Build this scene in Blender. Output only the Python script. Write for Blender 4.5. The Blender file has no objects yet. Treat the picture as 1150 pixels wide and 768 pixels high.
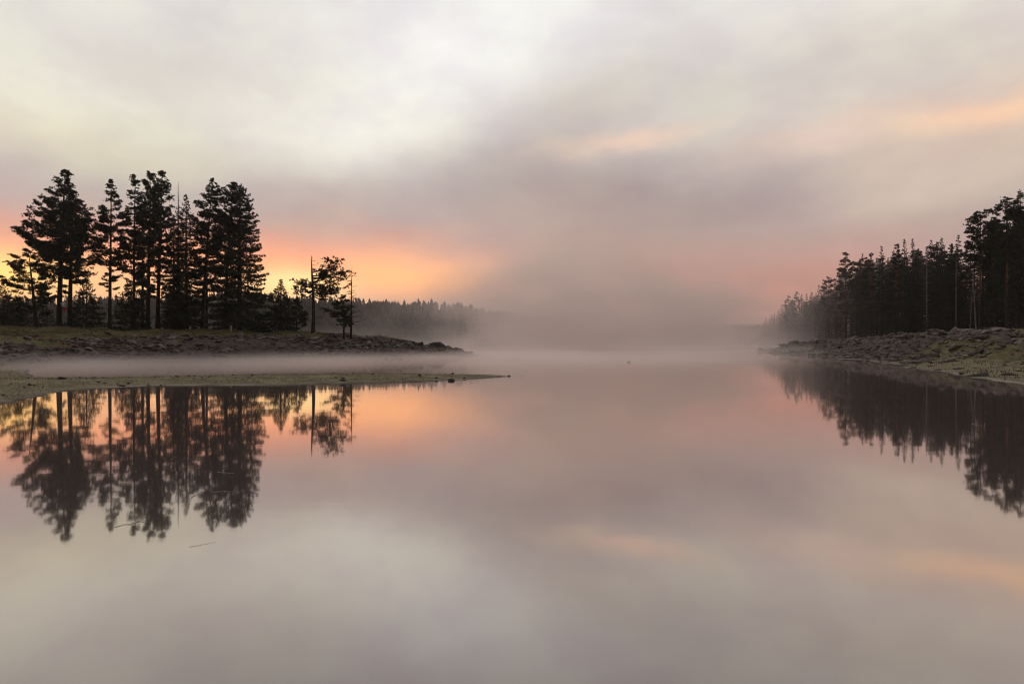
import bpy, math, random
import numpy as np
from mathutils import Vector, Matrix

C = bpy.context.scene
COL = C.collection
R = math.radians
CAMH = 1.6
F = 767.0            # focal length in photo pixels (24 mm on 36 mm)
CX, HY = 575.0, 385.0

def at(px, Y):       # a pixel column at a distance -> X
    return (px - CX) / F * Y
def zat(py, Y):
    return CAMH - (py - HY) / F * Y

# ------------------------------------------------------------------ helpers
def s2l(c):
    out = []
    for v in c:
        v = v / 255.0
        out.append(v / 12.92 if v <= 0.04045 else ((v + 0.055) / 1.055) ** 2.4)
    return tuple(out)

def mk_mesh(name, verts, tris, mat=None, smooth=False):
    verts = np.asarray(verts, dtype=np.float32); tris = np.asarray(tris, dtype=np.int32)
    k = tris.shape[1]
    me = bpy.data.meshes.new(name)
    me.vertices.add(len(verts)); me.vertices.foreach_set('co', verts.ravel())
    me.loops.add(tris.size); me.loops.foreach_set('vertex_index', tris.ravel())
    me.polygons.add(len(tris))
    me.polygons.foreach_set('loop_start', np.arange(0, tris.size, k, dtype=np.int32))
    me.polygons.foreach_set('loop_total', np.full(len(tris), k, dtype=np.int32))
    if smooth:
        me.polygons.foreach_set('use_smooth', np.ones(len(tris), dtype=bool))
    me.update(calc_edges=True); me.validate()
    if mat is not None:
        me.materials.append(mat)
    return me

def link(name, me, parent=None, loc=None):
    o = bpy.data.objects.new(name, me); COL.objects.link(o)
    if parent is not None: o.parent = parent
    if loc is not None: o.location = loc
    return o

def tag(o, label=None, cat=None, group=None, kind=None):
    if label: o['label'] = label
    if cat: o['category'] = cat
    if group: o['group'] = group
    if kind: o['kind'] = kind
    return o

def hash2(ix, iy, seed):
    h = (ix.astype(np.int64) * 374761393 + iy.astype(np.int64) * 668265263 + seed * 982451653) & 0x7fffffff
    h = ((h ^ (h >> 13)) * 1274126177) & 0x7fffffff
    return ((h ^ (h >> 16)) & 0xffff) / 65535.0
def vnoise(x, y, seed=0):
    ix = np.floor(x); iy = np.floor(y); fx = x - ix; fy = y - iy
    fx = fx * fx * (3 - 2 * fx); fy = fy * fy * (3 - 2 * fy)
    a = hash2(ix, iy, seed); b = hash2(ix + 1, iy, seed); c = hash2(ix, iy + 1, seed); d = hash2(ix + 1, iy + 1, seed)
    return (a * (1 - fx) + b * fx) * (1 - fy) + (c * (1 - fx) + d * fx) * fy - 0.5
def fbm(x, y, seed=0, oct=4):
    s = np.zeros_like(x); a = 1.0
    for i in range(oct):
        s += a * vnoise(x, y, seed + i * 17); x = x * 2.03 + 5.1; y = y * 2.03 + 3.7; a *= 0.5
    return s
def sstep(a, b, x):
    t = np.clip((x - a) / (b - a), 0, 1); return t * t * (3 - 2 * t)

# ------------------------------------------------------------------ materials
class NT:
    def __init__(self, tree): self.t = tree
    def n(self, typ, **kw):
        nd = self.t.nodes.new(typ)
        for k, v in kw.items(): setattr(nd, k, v)
        return nd
    def l(self, a, b): self.t.links.new(a, b)
    def math(self, op, a, b=None, clamp=False):
        nd = self.n('ShaderNodeMath', operation=op); nd.use_clamp = clamp
        for i, v in enumerate((a, b)):
            if v is None: continue
            if isinstance(v, (int, float)): nd.inputs[i].default_value = v
            else: self.l(v, nd.inputs[i])
        return nd.outputs[0]
    def mix(self, fac, a, b, mode='MIX'):
        nd = self.n('ShaderNodeMix', data_type='RGBA', blend_type=mode); nd.clamp_factor = True
        for s, v in ((0, fac), (6, a), (7, b)):
            if isinstance(v, (int, float)): nd.inputs[s].default_value = v
            elif isinstance(v, tuple): nd.inputs[s].default_value = v + (1.0,) if len(v) == 3 else v
            else: self.l(v, nd.inputs[s])
        return nd.outputs[2]
    def noise(self, vec, scale, detail=4, rough=0.55):
        nd = self.n('ShaderNodeTexNoise'); nd.inputs['Scale'].default_value = scale
        nd.inputs['Detail'].default_value = detail; nd.inputs['Roughness'].default_value = rough
        if vec is not None: self.l(vec, nd.inputs['Vector'])
        return nd.outputs[0]
    def maprange(self, v, a, b, c=0.0, d=1.0, smooth=True):
        nd = self.n('ShaderNodeMapRange'); nd.interpolation_type = 'SMOOTHSTEP' if smooth else 'LINEAR'
        nd.clamp = True
        self.l(v, nd.inputs[0])
        for i, x in enumerate((a, b, c, d)): nd.inputs[i + 1].default_value = x
        return nd.outputs[0]

def new_mat(name):
    m = bpy.data.materials.new(name); m.use_nodes = True
    t = m.node_tree; t.nodes.clear()
    return m, NT(t)
def finish(m, N, col, rough=0.8, spec=0.3, bump=None, bstr=0.3, bdist=0.05):
    p = N.n('ShaderNodeBsdfPrincipled'); o = N.n('ShaderNodeOutputMaterial')
    if isinstance(col, tuple): p.inputs['Base Color'].default_value = col + (1,)
    else: N.l(col, p.inputs['Base Color'])
    if isinstance(rough, (int, float)): p.inputs['Roughness'].default_value = rough
    else: N.l(rough, p.inputs['Roughness'])
    p.inputs['Specular IOR Level'].default_value = spec
    if bump is not None:
        b = N.n('ShaderNodeBump'); b.inputs['Strength'].default_value = bstr; b.inputs['Distance'].default_value = bdist
        N.l(bump, b.inputs['Height']); N.l(b.outputs[0], p.inputs['Normal'])
    N.l(p.outputs[0], o.inputs[0]); return p

def foliage_mat(name, a, b):
    m, N = new_mat(name)
    tc = N.n('ShaderNodeTexCoord'); oi = N.n('ShaderNodeObjectInfo')
    f = N.noise(tc.outputs['Object'], 0.9, 3)
    f = N.maprange(f, 0.35, 0.68)
    c = N.mix(f, a, b)
    h = N.n('ShaderNodeHueSaturation'); N.l(c, h.inputs['Color'])
    v = N.math('MULTIPLY_ADD', oi.outputs['Random'], 0.5); N.t.nodes[-1].inputs[2].default_value = 0.75
    N.l(v, h.inputs['Value'])
    finish(m, N, h.outputs[0], 0.75, 0.15)
    return m
PINE = foliage_mat('pine_needles', (0.020, 0.027, 0.014), (0.045, 0.052, 0.026))
SPRUCE = foliage_mat('spruce_needles', (0.016, 0.023, 0.014), (0.034, 0.043, 0.024))
FAR = foliage_mat('far_needles', (0.022, 0.028, 0.018), (0.04, 0.045, 0.028))

def bark_mat(name, low, high, hz0, hz1):
    m, N = new_mat(name)
    tc = N.n('ShaderNodeTexCoord'); sp = N.n('ShaderNodeSeparateXYZ'); N.l(tc.outputs['Object'], sp.inputs[0])
    mp = N.n('ShaderNodeMapping'); mp.inputs['Scale'].default_value = (6, 6, 1.4); N.l(tc.outputs['Object'], mp.inputs[0])
    n = N.noise(mp.outputs[0], 1.5, 5, 0.65)
    zz = N.math('ADD', sp.outputs[2], N.math('MULTIPLY', n, 4.0))
    f = N.maprange(zz, hz0, hz1)
    c = N.mix(f, low, high)
    c = N.mix(N.maprange(n, 0.4, 0.65), N.mix(0.6, c, (0.012, 0.01, 0.009)), c)
    finish(m, N, c, 0.9, 0.1, n, 0.6, 0.06)
    return m
BARK_PINE = bark_mat('pine_bark', (0.050, 0.040, 0.034), (0.26, 0.095, 0.052), 7, 13)
BARK_DARKPINE = bark_mat('shaded_pine_bark', (0.045, 0.036, 0.031), (0.075, 0.045, 0.034), 8, 15)  # darker copy of the pine bark, backlit shade put into its colour
BARK_SPRUCE = bark_mat('spruce_bark', (0.050, 0.042, 0.037), (0.06, 0.05, 0.043), 8, 15)
BARK_PALE = bark_mat('dead_wood', (0.27, 0.24, 0.21), (0.32, 0.28, 0.25), 8, 15)
BARK_DARK = bark_mat('weathered_dead_wood', (0.035, 0.03, 0.027), (0.045, 0.038, 0.034), 8, 15)

def rock_mat(name, a, b, lich):
    m, N = new_mat(name)
    tc = N.n('ShaderNodeTexCoord'); oi = N.n('ShaderNodeObjectInfo'); g = N.n('ShaderNodeNewGeometry')
    n = N.noise(g.outputs['Position'], 1.3, 6, 0.65)
    n2 = N.noise(g.outputs['Position'], 7.0, 5, 0.7)
    c = N.mix(N.maprange(n, 0.35, 0.65), a, b)
    c = N.mix(N.math('MULTIPLY', N.maprange(n2, 0.55, 0.7), 0.6), c, lich)
    h = N.n('ShaderNodeHueSaturation'); N.l(c, h.inputs['Color'])
    v = N.math('MULTIPLY_ADD', oi.outputs['Random'], 0.7); N.t.nodes[-1].inputs[2].default_value = 0.65
    N.l(v, h.inputs['Value'])
    finish(m, N, h.outputs[0], 0.85, 0.2, n2, 0.5, 0.04)
    return m
ROCK = rock_mat('granite', (0.072, 0.053, 0.044), (0.235, 0.188, 0.160), (0.34, 0.31, 0.28))
ROCK_DARK = rock_mat('wet_dark_stone', (0.035, 0.028, 0.025), (0.06, 0.048, 0.042), (0.08, 0.07, 0.06))

def ground_mat():
    m, N = new_mat('bank_soil_and_grass')
    g = N.n('ShaderNodeNewGeometry'); sp = N.n('ShaderNodeSeparateXYZ'); N.l(g.outputs['Position'], sp.inputs[0])
    P = g.outputs['Position']
    big = N.noise(P, 0.16, 5, 0.6); mid = N.noise(P, 0.9, 5, 0.65); fine = N.noise(P, 6.0, 5, 0.7)
    at_ = N.n('ShaderNodeAttribute', attribute_name='grassy')
    grass = N.mix(N.maprange(mid, 0.35, 0.65), (0.070, 0.066, 0.028), (0.150, 0.128, 0.056))
    grass = N.mix(N.math('MULTIPLY', N.maprange(big, 0.5, 0.62), 0.7), grass, (0.16, 0.085, 0.042))
    soil = N.mix(N.maprange(mid, 0.35, 0.65), (0.044, 0.030, 0.024), (0.110, 0.080, 0.065))
    soil = N.mix(N.math('MULTIPLY', N.maprange(fine, 0.5, 0.7), 0.7), soil, (0.15, 0.13, 0.12))
    gm = N.math('ADD', at_.outputs['Fac'], N.math('MULTIPLY', N.math('SUBTRACT', mid, 0.5), 1.4))
    gm = N.math('ADD', gm, N.math('MULTIPLY', N.math('SUBTRACT', fine, 0.5), 0.8))
    c = N.mix(N.maprange(gm, 0.3, 0.6), soil, grass)
    silt = N.n('ShaderNodeAttribute', attribute_name='silty')
    sc_ = N.mix(N.maprange(mid, .35, .65), (0.155, 0.130, 0.070), (0.29, 0.235, 0.140))
    sc_ = N.mix(N.math('MULTIPLY', N.maprange(fine, .52, .66), .7), sc_, (0.07, 0.055, 0.038))
    c = N.mix(silt.outputs['Fac'], c, sc_)
    # pale dried silt rim along the waterline, dark wet mud just under it
    zz = N.math('ADD', sp.outputs[2], N.math('MULTIPLY', N.math('SUBTRACT', mid, 0.5), 0.05))
    rim = N.math('MULTIPLY', N.maprange(zz, 0.004, 0.012), N.maprange(zz, 0.05, 0.022))
    c = N.mix(N.math('MULTIPLY', N.math('MULTIPLY', rim, N.maprange(big, .42, .6)), 0.75), c, (0.36, 0.32, 0.27))
    wet = N.maprange(zz, 0.012, -0.02)
    c = N.mix(N.math('MULTIPLY', wet, 0.8), c, (0.03, 0.024, 0.02))
    finish(m, N, c, 0.9, 0.15, fine, 0.5, 0.06)
    return m
GROUND = ground_mat()

def grass_mat(name, a, b):
    m, N = new_mat(name)
    g = N.n('ShaderNodeNewGeometry')
    n = N.noise(g.outputs['Position'], 0.8, 4)
    finish(m, N, N.mix(N.maprange(n, 0.35, 0.65), a, b), 0.8, 0.15); return m
GRASS = grass_mat('grass_blades', (0.10, 0.096, 0.040), (0.22, 0.18, 0.08))

def plain_mat(name, col, rough=0.7, var=0.25, scale=8):
    m, N = new_mat(name)
    g = N.n('ShaderNodeNewGeometry'); n = N.noise(g.outputs['Position'], scale, 4)
    c = N.mix(N.maprange(n, 0.3, 0.7), tuple(v * (1 - var) for v in col), tuple(min(1, v * (1 + var)) for v in col))
    finish(m, N, c, rough, 0.25); return m

def water_mat():
    m, N = new_mat('still_lake_water')
    g = N.n('ShaderNodeNewGeometry'); P = g.outputs['Position']
    lw = N.n('ShaderNodeVectorMath', operation='DOT_PRODUCT'); N.l(g.outputs['Incoming'], lw.inputs[0]); N.l(g.outputs['Normal'], lw.inputs[1])
    cr = N.n('ShaderNodeValToRGB'); N.l(lw.outputs['Value'], cr.inputs[0])
    el = cr.color_ramp.elements
    pts = WATER_REFL
    el.remove(el[1]); el[0].position = pts[0][0]; el[0].color = (pts[0][1],) * 3 + (1,)
    for p, v in pts[1:]:
        e = el.new(p); e.color = (v, v, v, 1)
    gl = N.n('ShaderNodeBsdfGlossy'); gl.inputs['Color'].default_value = (1, 0.94, 0.91, 1); gl.inputs['Roughness'].default_value = 0.035
    df = N.n('ShaderNodeBsdfDiffuse'); df.inputs['Color'].default_value = (0.15, 0.112, 0.10, 1)  # water's own brown, lightened to paint in a mist veil over reflections
    mp = N.n('ShaderNodeMapping'); mp.inputs['Scale'].default_value = (0.5, 1.5, 1); N.l(P, mp.inputs[0])
    n = N.noise(mp.outputs[0], 0.7, 3)
    b = N.n('ShaderNodeBump'); b.inputs['Strength'].default_value = 0.05; b.inputs['Distance'].default_value = 0.02
    N.l(n, b.inputs['Height']); N.l(b.outputs[0], gl.inputs['Normal'])
    mx = N.n('ShaderNodeMixShader'); N.l(cr.outputs[0], mx.inputs[0]); N.l(df.outputs[0], mx.inputs[1]); N.l(gl.outputs[0], mx.inputs[2])
    o = N.n('ShaderNodeOutputMaterial'); N.l(mx.outputs[0], o.inputs[0])
    return m
WATER_REFL = [(0.0, 0.92), (0.08, 0.80), (0.15, 0.68), (0.21, 0.60), (0.27, 0.54), (0.32, 0.49), (0.38, 0.36), (0.45, 0.24), (1.0, 0.08)]
WATER = water_mat()

# ------------------------------------------------------------------ world
def build_world():
    w = bpy.data.worlds.new('World'); C.world = w; w.use_nodes = True
    t = w.node_tree; t.nodes.clear(); N = NT(t)
    tc = N.n('ShaderNodeTexCoord'); D = tc.outputs['Generated']
    sp = N.n('ShaderNodeSeparateXYZ'); N.l(D, sp.inputs[0])
    az = N.math('MULTIPLY', N.math('ARCTAN2', sp.outputs[0], sp.outputs[1]), 180 / math.pi)
    el = N.math('MULTIPLY', N.math('ARCSINE', sp.outputs[2]), 180 / math.pi)
    # soft warp of cloud outlines
    mp = N.n('ShaderNodeMapping'); mp.inputs['Scale'].default_value = (1, 1, 1.9); N.l(D, mp.inputs[0])
    nz = N.n('ShaderNodeTexNoise'); nz.inputs['Scale'].default_value = 4.2; nz.inputs['Detail'].default_value = 5; nz.inputs['Roughness'].default_value = 0.5
    N.l(mp.outputs[0], nz.inputs['Vector'])
    ns = N.n('ShaderNodeSeparateColor'); N.l(nz.outputs['Color'], ns.inputs[0])
    damp = N.maprange(el, 2, 12, 0.25, 1.0)
    azw = N.math('ADD', az, N.math('MULTIPLY', N.math('MULTIPLY', N.math('SUBTRACT', ns.outputs[0], 0.5), 9.0), damp))
    elw = N.math('ADD', el, N.math('MULTIPLY', N.math('MULTIPLY', N.math('SUBTRACT', ns.outputs[1], 0.5), 6.0), damp))
    cb = N.n('ShaderNodeCombineXYZ'); N.l(azw, cb.inputs[0]); N.l(elw, cb.inputs[1])
    V = cb.outputs[0]
    # base: overcast gradient by elevation
    cr = N.n('ShaderNodeValToRGB'); N.l(N.maprange(elw, -5, 90, 0, 1, False), cr.inputs[0])
    stops = SKY_STOPS
    E = cr.color_ramp.elements
    E.remove(E[1]); E[0].position = 0.0; E[0].color = s2l(stops[0][1]) + (1,)
    for e, c in stops[1:]:
        x = E.new((e + 5) / 95.0); x.color = s2l(c) + (1,)
    col = cr.outputs[0]
    for (px, py, sx, sy, rot, c, st) in SKY_BLOBS:
        a = math.degrees(math.atan2(px - CX, F)); e = math.degrees(math.atan2(HY - py, math.hypot(F, px - CX)))
        m = N.n('ShaderNodeMapping', vector_type='TEXTURE')
        m.inputs['Location'].default_value = (a, e, 0); m.inputs['Rotation'].default_value = (0, 0, R(rot))
        k = math.cos(R(a)) ** 2 * 0.0747
        m.inputs['Scale'].default_value = (sx * k, sy * 0.0747 * math.cos(R(a)) , 1)
        N.l(V, m.inputs[0])
        d = N.n('ShaderNodeVectorMath', operation='DOT_PRODUCT'); N.l(m.outputs[0], d.inputs[0]); N.l(m.outputs[0], d.inputs[1])
        g = N.math('MULTIPLY', N.math('EXPONENT', N.math('MULTIPLY', d.outputs['Value'], -1.0)), st)
        boost = 1.0
        if len(c) == 4: boost = c[3]
        col = N.mix(g, col, tuple(v * boost for v in s2l(c[:3])))
    # faint wisps
    mp2 = N.n('ShaderNodeMapping'); mp2.inputs['Scale'].default_value = (1, 1, 2.2); N.l(D, mp2.inputs[0])
    wis = N.noise(mp2.outputs[0], 3.6, 5, 0.5)
    wv = N.maprange(wis, 0.32, 0.68, 0.935, 1.10, False)
    mp3 = N.n('ShaderNodeMapping'); mp3.inputs['Scale'].default_value = (1, 1, 1.7); mp3.inputs['Rotation'].default_value = (0, R(12), 0); N.l(D, mp3.inputs[0])
    mot = N.noise(mp3.outputs[0], 8.5, 6, 0.6)
    tint = N.mix(N.maprange(mot, .33, .67), (0.955, 0.925, 0.945), (1.035, 1.03, 0.985))
    tint = N.mix(N.maprange(el, 3, 10, .25, 1.0), (1.0, 1.0, 1.0), tint)
    col = N.mix(1.0, col, tint, 'MULTIPLY')
    vm = N.n('ShaderNodeVectorMath', operation='SCALE'); N.l(col, vm.inputs[0]); N.l(wv, vm.inputs['Scale'])
    # the western half of the dawn sky is dim
    back = N.maprange(N.math('ABSOLUTE', az), 50, 105)
    low = N.maprange(el, 70, 40)
    col = N.mix(N.math('MULTIPLY', back, low), vm.outputs[0], SKY_BACK)
    sky = N.n('ShaderNodeTexSky', sky_type='NISHITA'); sky.sun_disc = False
    sky.sun_elevation = R(SUN_EL); sky.sun_rotation = R(SUN_AZ); sky.altitude = 1400; sky.dust_density = 3
    ten = N.n('ShaderNodeVectorMath', operation='SCALE'); N.l(col, ten.inputs[0]); ten.inputs['Scale'].default_value = 10.0
    col = N.mix(0.96, sky.outputs[0], ten.outputs[0])
    bg = N.n('ShaderNodeBackground'); bg.inputs['Strength'].default_value = 0.1; N.l(col, bg.inputs[0])
    o = N.n('ShaderNodeOutputWorld'); N.l(bg.outputs[0], o.inputs[0])
    w.cycles.sampling_method = 'MANUAL'; w.cycles.sample_map_resolution = 1024
SUN_EL, SUN_AZ = 0.6, -17.5
SKY_BACK = (0.20, 0.19, 0.20)
SKY_STOPS = [(-5, (170, 142, 136)), (0, (172, 143, 137)), (4, (180, 154, 150)), (9, (184, 172, 169)), (13, (208, 201, 196)), (18, (227, 223, 217)),
             (27, (233, 231, 228)), (45, (205, 203, 203)), (90, (170, 170, 173))]
SKY_BLOBS = [
    (150, 110, 420, 60, 0, (233, 231, 217), .75),
    (40, 160, 260, 34, 0, (236, 229, 202), .8),
    (520, 30, 140, 90, 0, (248, 248, 248), .85),
    (430, 130, 110, 45, 10, (243, 242, 235), .7),
    (1000, 60, 300, 70, 8, (224, 216, 206), .8),
    (1100, 160, 240, 70, 10, (232, 206, 182), .75),
    (640, 140, 130, 40, 20, (208, 198, 193), .7),
    (250, 222, 420, 30, 0, (198, 187, 183), .8),
    (720, 232, 260, 58, 5, (169, 153, 152), .95),
    (560, 260, 120, 80, 30, (176, 164, 161), .75),
    (380, 240, 160, 40, 0, (186, 172, 169), .6),
    (1030, 215, 90, 26, 10, (214, 198, 186), .5),
    (1110, 116, 120, 15, 7, (255, 212, 176, 1.1), .8),
    (950, 140, 130, 16, 8, (236, 208, 190), .6),
    (715, 158, 80, 11, 8, (248, 218, 195), .85),
    (860, 322, 180, 50, 0, (218, 146, 126, 1.12), .92),
    (680, 332, 120, 46, 0, (184, 136, 126, 1.05), .85),
    (200, 258, 400, 28, 0, (230, 168, 147), .75),
    (240, 295, 320, 30, 0, (255, 168, 122, 1.35), .95),
    (330, 322, 64, 18, 0, (255, 222, 152, 1.5), .92),
    (180, 328, 160, 22, 0, (255, 192, 132, 1.4), .85),
    (0, 312, 90, 26, 0, (255, 200, 112, 1.6), .95),
    (460, 312, 90, 22, 0, (255, 180, 122, 1.4), .9),
    (625, 300, 60, 80, 0, (178, 156, 150), .9),
]
build_world()

sl = bpy.data.lights.new('sun', 'SUN'); sl.energy = 0.6; sl.angle = R(4); sl.color = (1, 0.82, 0.62)
so = bpy.data.objects.new('sun', sl); COL.objects.link(so)
sd = Vector((math.sin(R(SUN_AZ)) * math.cos(R(SUN_EL)), math.cos(R(SUN_AZ)) * math.cos(R(SUN_EL)), math.sin(R(SUN_EL))))
so.rotation_euler = sd.to_track_quat('Z', 'Y').to_euler(); so.location = sd * 50

# ------------------------------------------------------------------ terrain
def wpt(px, py):      # a pixel on the water plane
    Y = CAMH * F / (py - HY); return (at(px, Y), Y)
SPIT = [(-30, 14)] + [wpt(*p) for p in [(0, 455), (30, 449), (52, 444.5), (42, 441.5), (66, 440), (100, 436.5), (150, 434), (230, 432.6), (300, 433), (380, 431.5), (450, 429.5), (500, 427.6), (530, 425.8), (575, 423),
        (577, 422.3), (560, 421.6), (500, 420.6), (400, 420), (300, 420.8), (200, 423), (120, 424.6), (50, 424.6), (30, 419), (22, 414)]] + [(-42, 44), (-60, 30)]
LEFTB = [(at(p, y), y) for p, y in [(-300, 34), (18, 44), (50, 49), (100, 57), (200, 63), (300, 66), (400, 69), (450, 73), (490, 78), (515, 84), (531, 89), (530, 95), (500, 103), (420, 118), (300, 140), (100, 165), (-400, 190)]] + [(-220, 60)]
RIGHTB = [(18.6, 24.3), (19.2, 26.7), (20.6, 30.5), (22.8, 36), (26, 45), (29.5, 53), (33.5, 68), (40, 95), (43, 112), (46.6, 130), (52, 138), (66, 158), (86, 200), (103, 260), (114, 320), (150, 400), (320, 520), (700, 500), (700, 60), (120, 0), (30, 4), (21, 16)]
FARB = [(-900, 330), (-330, 300), (-150, 300), (-60, 300), (-10, 330), (30, 400), (80, 470), (150, 520), (240, 560), (420, 560), (900, 600), (900, 2600), (-900, 2600)]
BACKB = [(-60, 1.2), (-8, 1.0), (0, 1.3), (8, 1.0), (60, 2.0), (60, -80), (-60, -80)]

def sdist(X, Y, poly):
    P = np.array(poly); n = len(P)
    best = np.full(X.shape, 1e9); ins = np.zeros(X.shape, bool)
    for i in range(n):
        ax, ay = P[i]; bx, by = P[(i + 1) % n]
        dx, dy = bx - ax, by - ay
        t = np.clip(((X - ax) * dx + (Y - ay) * dy) / (dx * dx + dy * dy), 0, 1)
        d = (X - ax - t * dx) ** 2 + (Y - ay - t * dy) ** 2
        best = np.minimum(best, d)
        cond = ((ay > Y) != (by > Y))
        with np.errstate(divide='ignore', invalid='ignore'):
            xi = ax + (Y - ay) / (by - ay if by != ay else 1e-9) * dx
        ins ^= cond & (X < xi)
    d = np.sqrt(best)
    return np.where(ins, d, -d)

def zones(X, Y):
    w = fbm(X * 0.25, Y * 0.25, 3, 4)
    ds = sdist(X, Y, SPIT) + w * 0.5 + fbm(X * 1.1, Y * 1.1, 9, 3) * 0.18
    dl = sdist(X, Y, LEFTB) + w * 3.0
    dr = sdist(X, Y, RIGHTB) + w * np.interp(Y, [25, 50, 90], [0.8, 1.5, 4.0]) + fbm(X * 0.9, Y * 0.9, 29, 3) * 0.4
    df = sdist(X, Y, FARB) + w * 10
    db = sdist(X, Y, BACKB)
    return ds, dl, dr, df, db
def height(X, Y, full=False):
    X = np.asarray(X, float); Y = np.asarray(Y, float)
    ds, dl, dr, df, db = zones(X, Y)
    lump = fbm(X * 0.35, Y * 0.35, 41, 4); fine = fbm(X * 1.3, Y * 1.3, 57, 3)
    strat = np.abs(fbm(X * 0.9, Y * 0.55, 63, 4)) ; strat = .22 - strat
    def under(d): return np.maximum(d * 0.07, -2.0)
    hs = np.where(ds > 0, np.interp(ds, [0, .4, 1.2, 3, 8], [0, .035, .075, .12, .2]) + fine * 0.03 * sstep(0.1, 1, ds), under(ds))
    hl = np.where(dl > 0, np.interp(dl, [0, 1.5, 5, 9, 14, 22, 40, 80], [0, .22, .85, 1.65, 2.35, 2.95, 3.4, 3.9]) + (lump * 0.45 + fine * 0.2 + strat * 0.5 * sstep(16, 10, dl)) * sstep(0.3, 4, dl), under(dl))
    k = 1 + 0.8 * sstep(40, 70, Y)
    dre = dr * k
    hr = np.where(dr > 0, np.interp(dre, [0, 1, 3, 6, 9, 14, 25, 45, 200], [0, .06, .2, .55, 1.45, 2.25, 2.75, 3.2, 6.5]) * np.interp(Y, [75, 110, 160, 240], [1, .72, .72, 1]) + (lump * 0.35 + fine * 0.15 + strat * np.where(Y < 48, .35, .5)) * sstep(1.0, 5, dr), under(dr))
    far_amp = np.interp(X, [-400, -80, 0, 60, 140, 300], [1.0, 1.0, 0.8, 0.45, 0.3, 0.4])
    hf = np.where(df > 0, np.interp(df, [0, 10, 40, 120, 300, 700, 2000], [0, 1.5, 4.5, 9, 27, 36, 38]) * far_amp + fbm(X * 0.012, Y * 0.012, 77, 3) * 9 * sstep(60, 260, df), under(df))
    hb = np.where(db > 0, np.interp(db, [0, .5, 3, 60], [0, .05, .12, 2.5]), under(db))
    h = np.maximum.reduce([hs, hl, hr, hf, hb])
    if full: return h, ds, dl, dr, df, db, lump, fine
    return h
def hz(x, y): return float(height(np.array([x]), np.array([y]))[0])

def build_ground():
    th = np.concatenate([np.linspace(-180, -48, 60, endpoint=False), np.linspace(-48, 48, 820), np.linspace(48, 180, 61)[1:-1]])
    r = np.concatenate([[0.3], 1.2 * 1.0115 ** np.arange(0, 545), [1500, 2500, 6000]])
    r = r[np.concatenate([[True], np.diff(r) > 0])]
    T, Rr = np.meshgrid(R(1) * th, r)
    X = Rr * np.sin(T); Y = Rr * np.cos(T)
    h, ds, dl, dr, df, db, lump, fine = height(X.ravel(), Y.ravel(), True)
    V = np.stack([X.ravel(), Y.ravel(), h], 1)
    nr, nt = X.shape
    i = np.arange(nr - 1)[:, None] * nt; j = np.arange(nt)[None, :]; j2 = (j + 1) % nt
    q = np.stack([i + j, i + j2, i + nt + j2, i + nt + j], -1).reshape(-1, 4)
    q = q[:, ::-1]
    # close the tiny hole under the camera
    me = mk_mesh('ground', V, q, GROUND, True)
    gr = np.zeros(len(V))
    gr = np.maximum(gr, sstep(0.15, 0.9, ds) * 0.75)
    gr = np.maximum(gr, sstep(11, 17, dl + lump * 10) * 0.85)
    gr = np.maximum(gr, np.where(V[:, 1] < 60, sstep(0.4, 1.6, dr) * sstep(10.0, 6.0, dr), 0) * 0.9)
    gr = np.maximum(gr, sstep(12, 16, dr) * 0.8)
    gr = np.maximum(gr, np.where(dr > 0, sstep(75, 45, V[:, 1]) * sstep(1, 3, dr) * .42, 0))
    ratio = V[:, 0] / np.maximum(V[:, 1], 1)
    gr = np.maximum(gr, sstep(-.58, -.68, ratio) * sstep(6, 10, dl + lump * 6) * .85)
    gr = np.maximum(gr, sstep(2, 30, df) * 0.8)
    a = me.attributes.new('grassy', 'FLOAT', 'POINT'); a.data.foreach_set('value', gr.astype(np.float32))
    b = me.attributes.new('silty', 'FLOAT', 'POINT'); b.data.foreach_set('value', (np.maximum(sstep(0.0, 0.5, ds) * (dl < 1), np.where(V[:, 1] < 58, sstep(0.1, .6, dr) * sstep(6.0, 3.0, dr + lump * 3), 0)) * .85).astype(np.float32))
    o = link('ground', me); tag(o, kind='structure')
    return o
build_ground()

wme = mk_mesh('water', [(-6000, -60, 0), (6000, -60, 0), (6000, 6000, 0), (-6000, 6000, 0)], [(0, 1, 2, 3)], WATER)
tag(link('water', wme), kind='structure')

# ------------------------------------------------------------------ tree generator
class Buf:
    def __init__(self): self.v = []; self.f = []; self.n = 0
    def add(self, v, f):
        self.v.append(np.asarray(v, float)); self.f.append(np.asarray(f, int) + self.n); self.n += len(v)
    def arrays(self): return np.concatenate(self.v), np.concatenate(self.f)

def tube(buf, pts, rad, sides=5):
    pts = np.asarray(pts, float); n = len(pts)
    d = np.gradient(pts, axis=0); d /= np.linalg.norm(d, axis=1)[:, None] + 1e-9
    ref = np.where(np.abs(d[:, 2:3]) > 0.9, np.array([[1., 0, 0]]), np.array([[0., 0, 1]]))
    u = np.cross(d, ref); u /= np.linalg.norm(u, axis=1)[:, None] + 1e-9
    w = np.cross(d, u)
    a = np.arange(sides) * 2 * math.pi / sides
    V = pts[:, None, :] + np.asarray(rad)[:, None, None] * (np.cos(a)[None, :, None] * u[:, None, :] + np.sin(a)[None, :, None] * w[:, None, :])
    V = V.reshape(-1, 3)
    i = np.arange(n - 1)[:, None] * sides; j = np.arange(sides)[None, :]; j2 = (j + 1) % sides
    A = np.stack([i + j, i + j2, i + sides + j2], -1).reshape(-1, 3); B = np.stack([i + j, i + sides + j2, i + sides + j], -1).reshape(-1, 3)
    buf.add(V, np.concatenate([A, B]))

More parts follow.
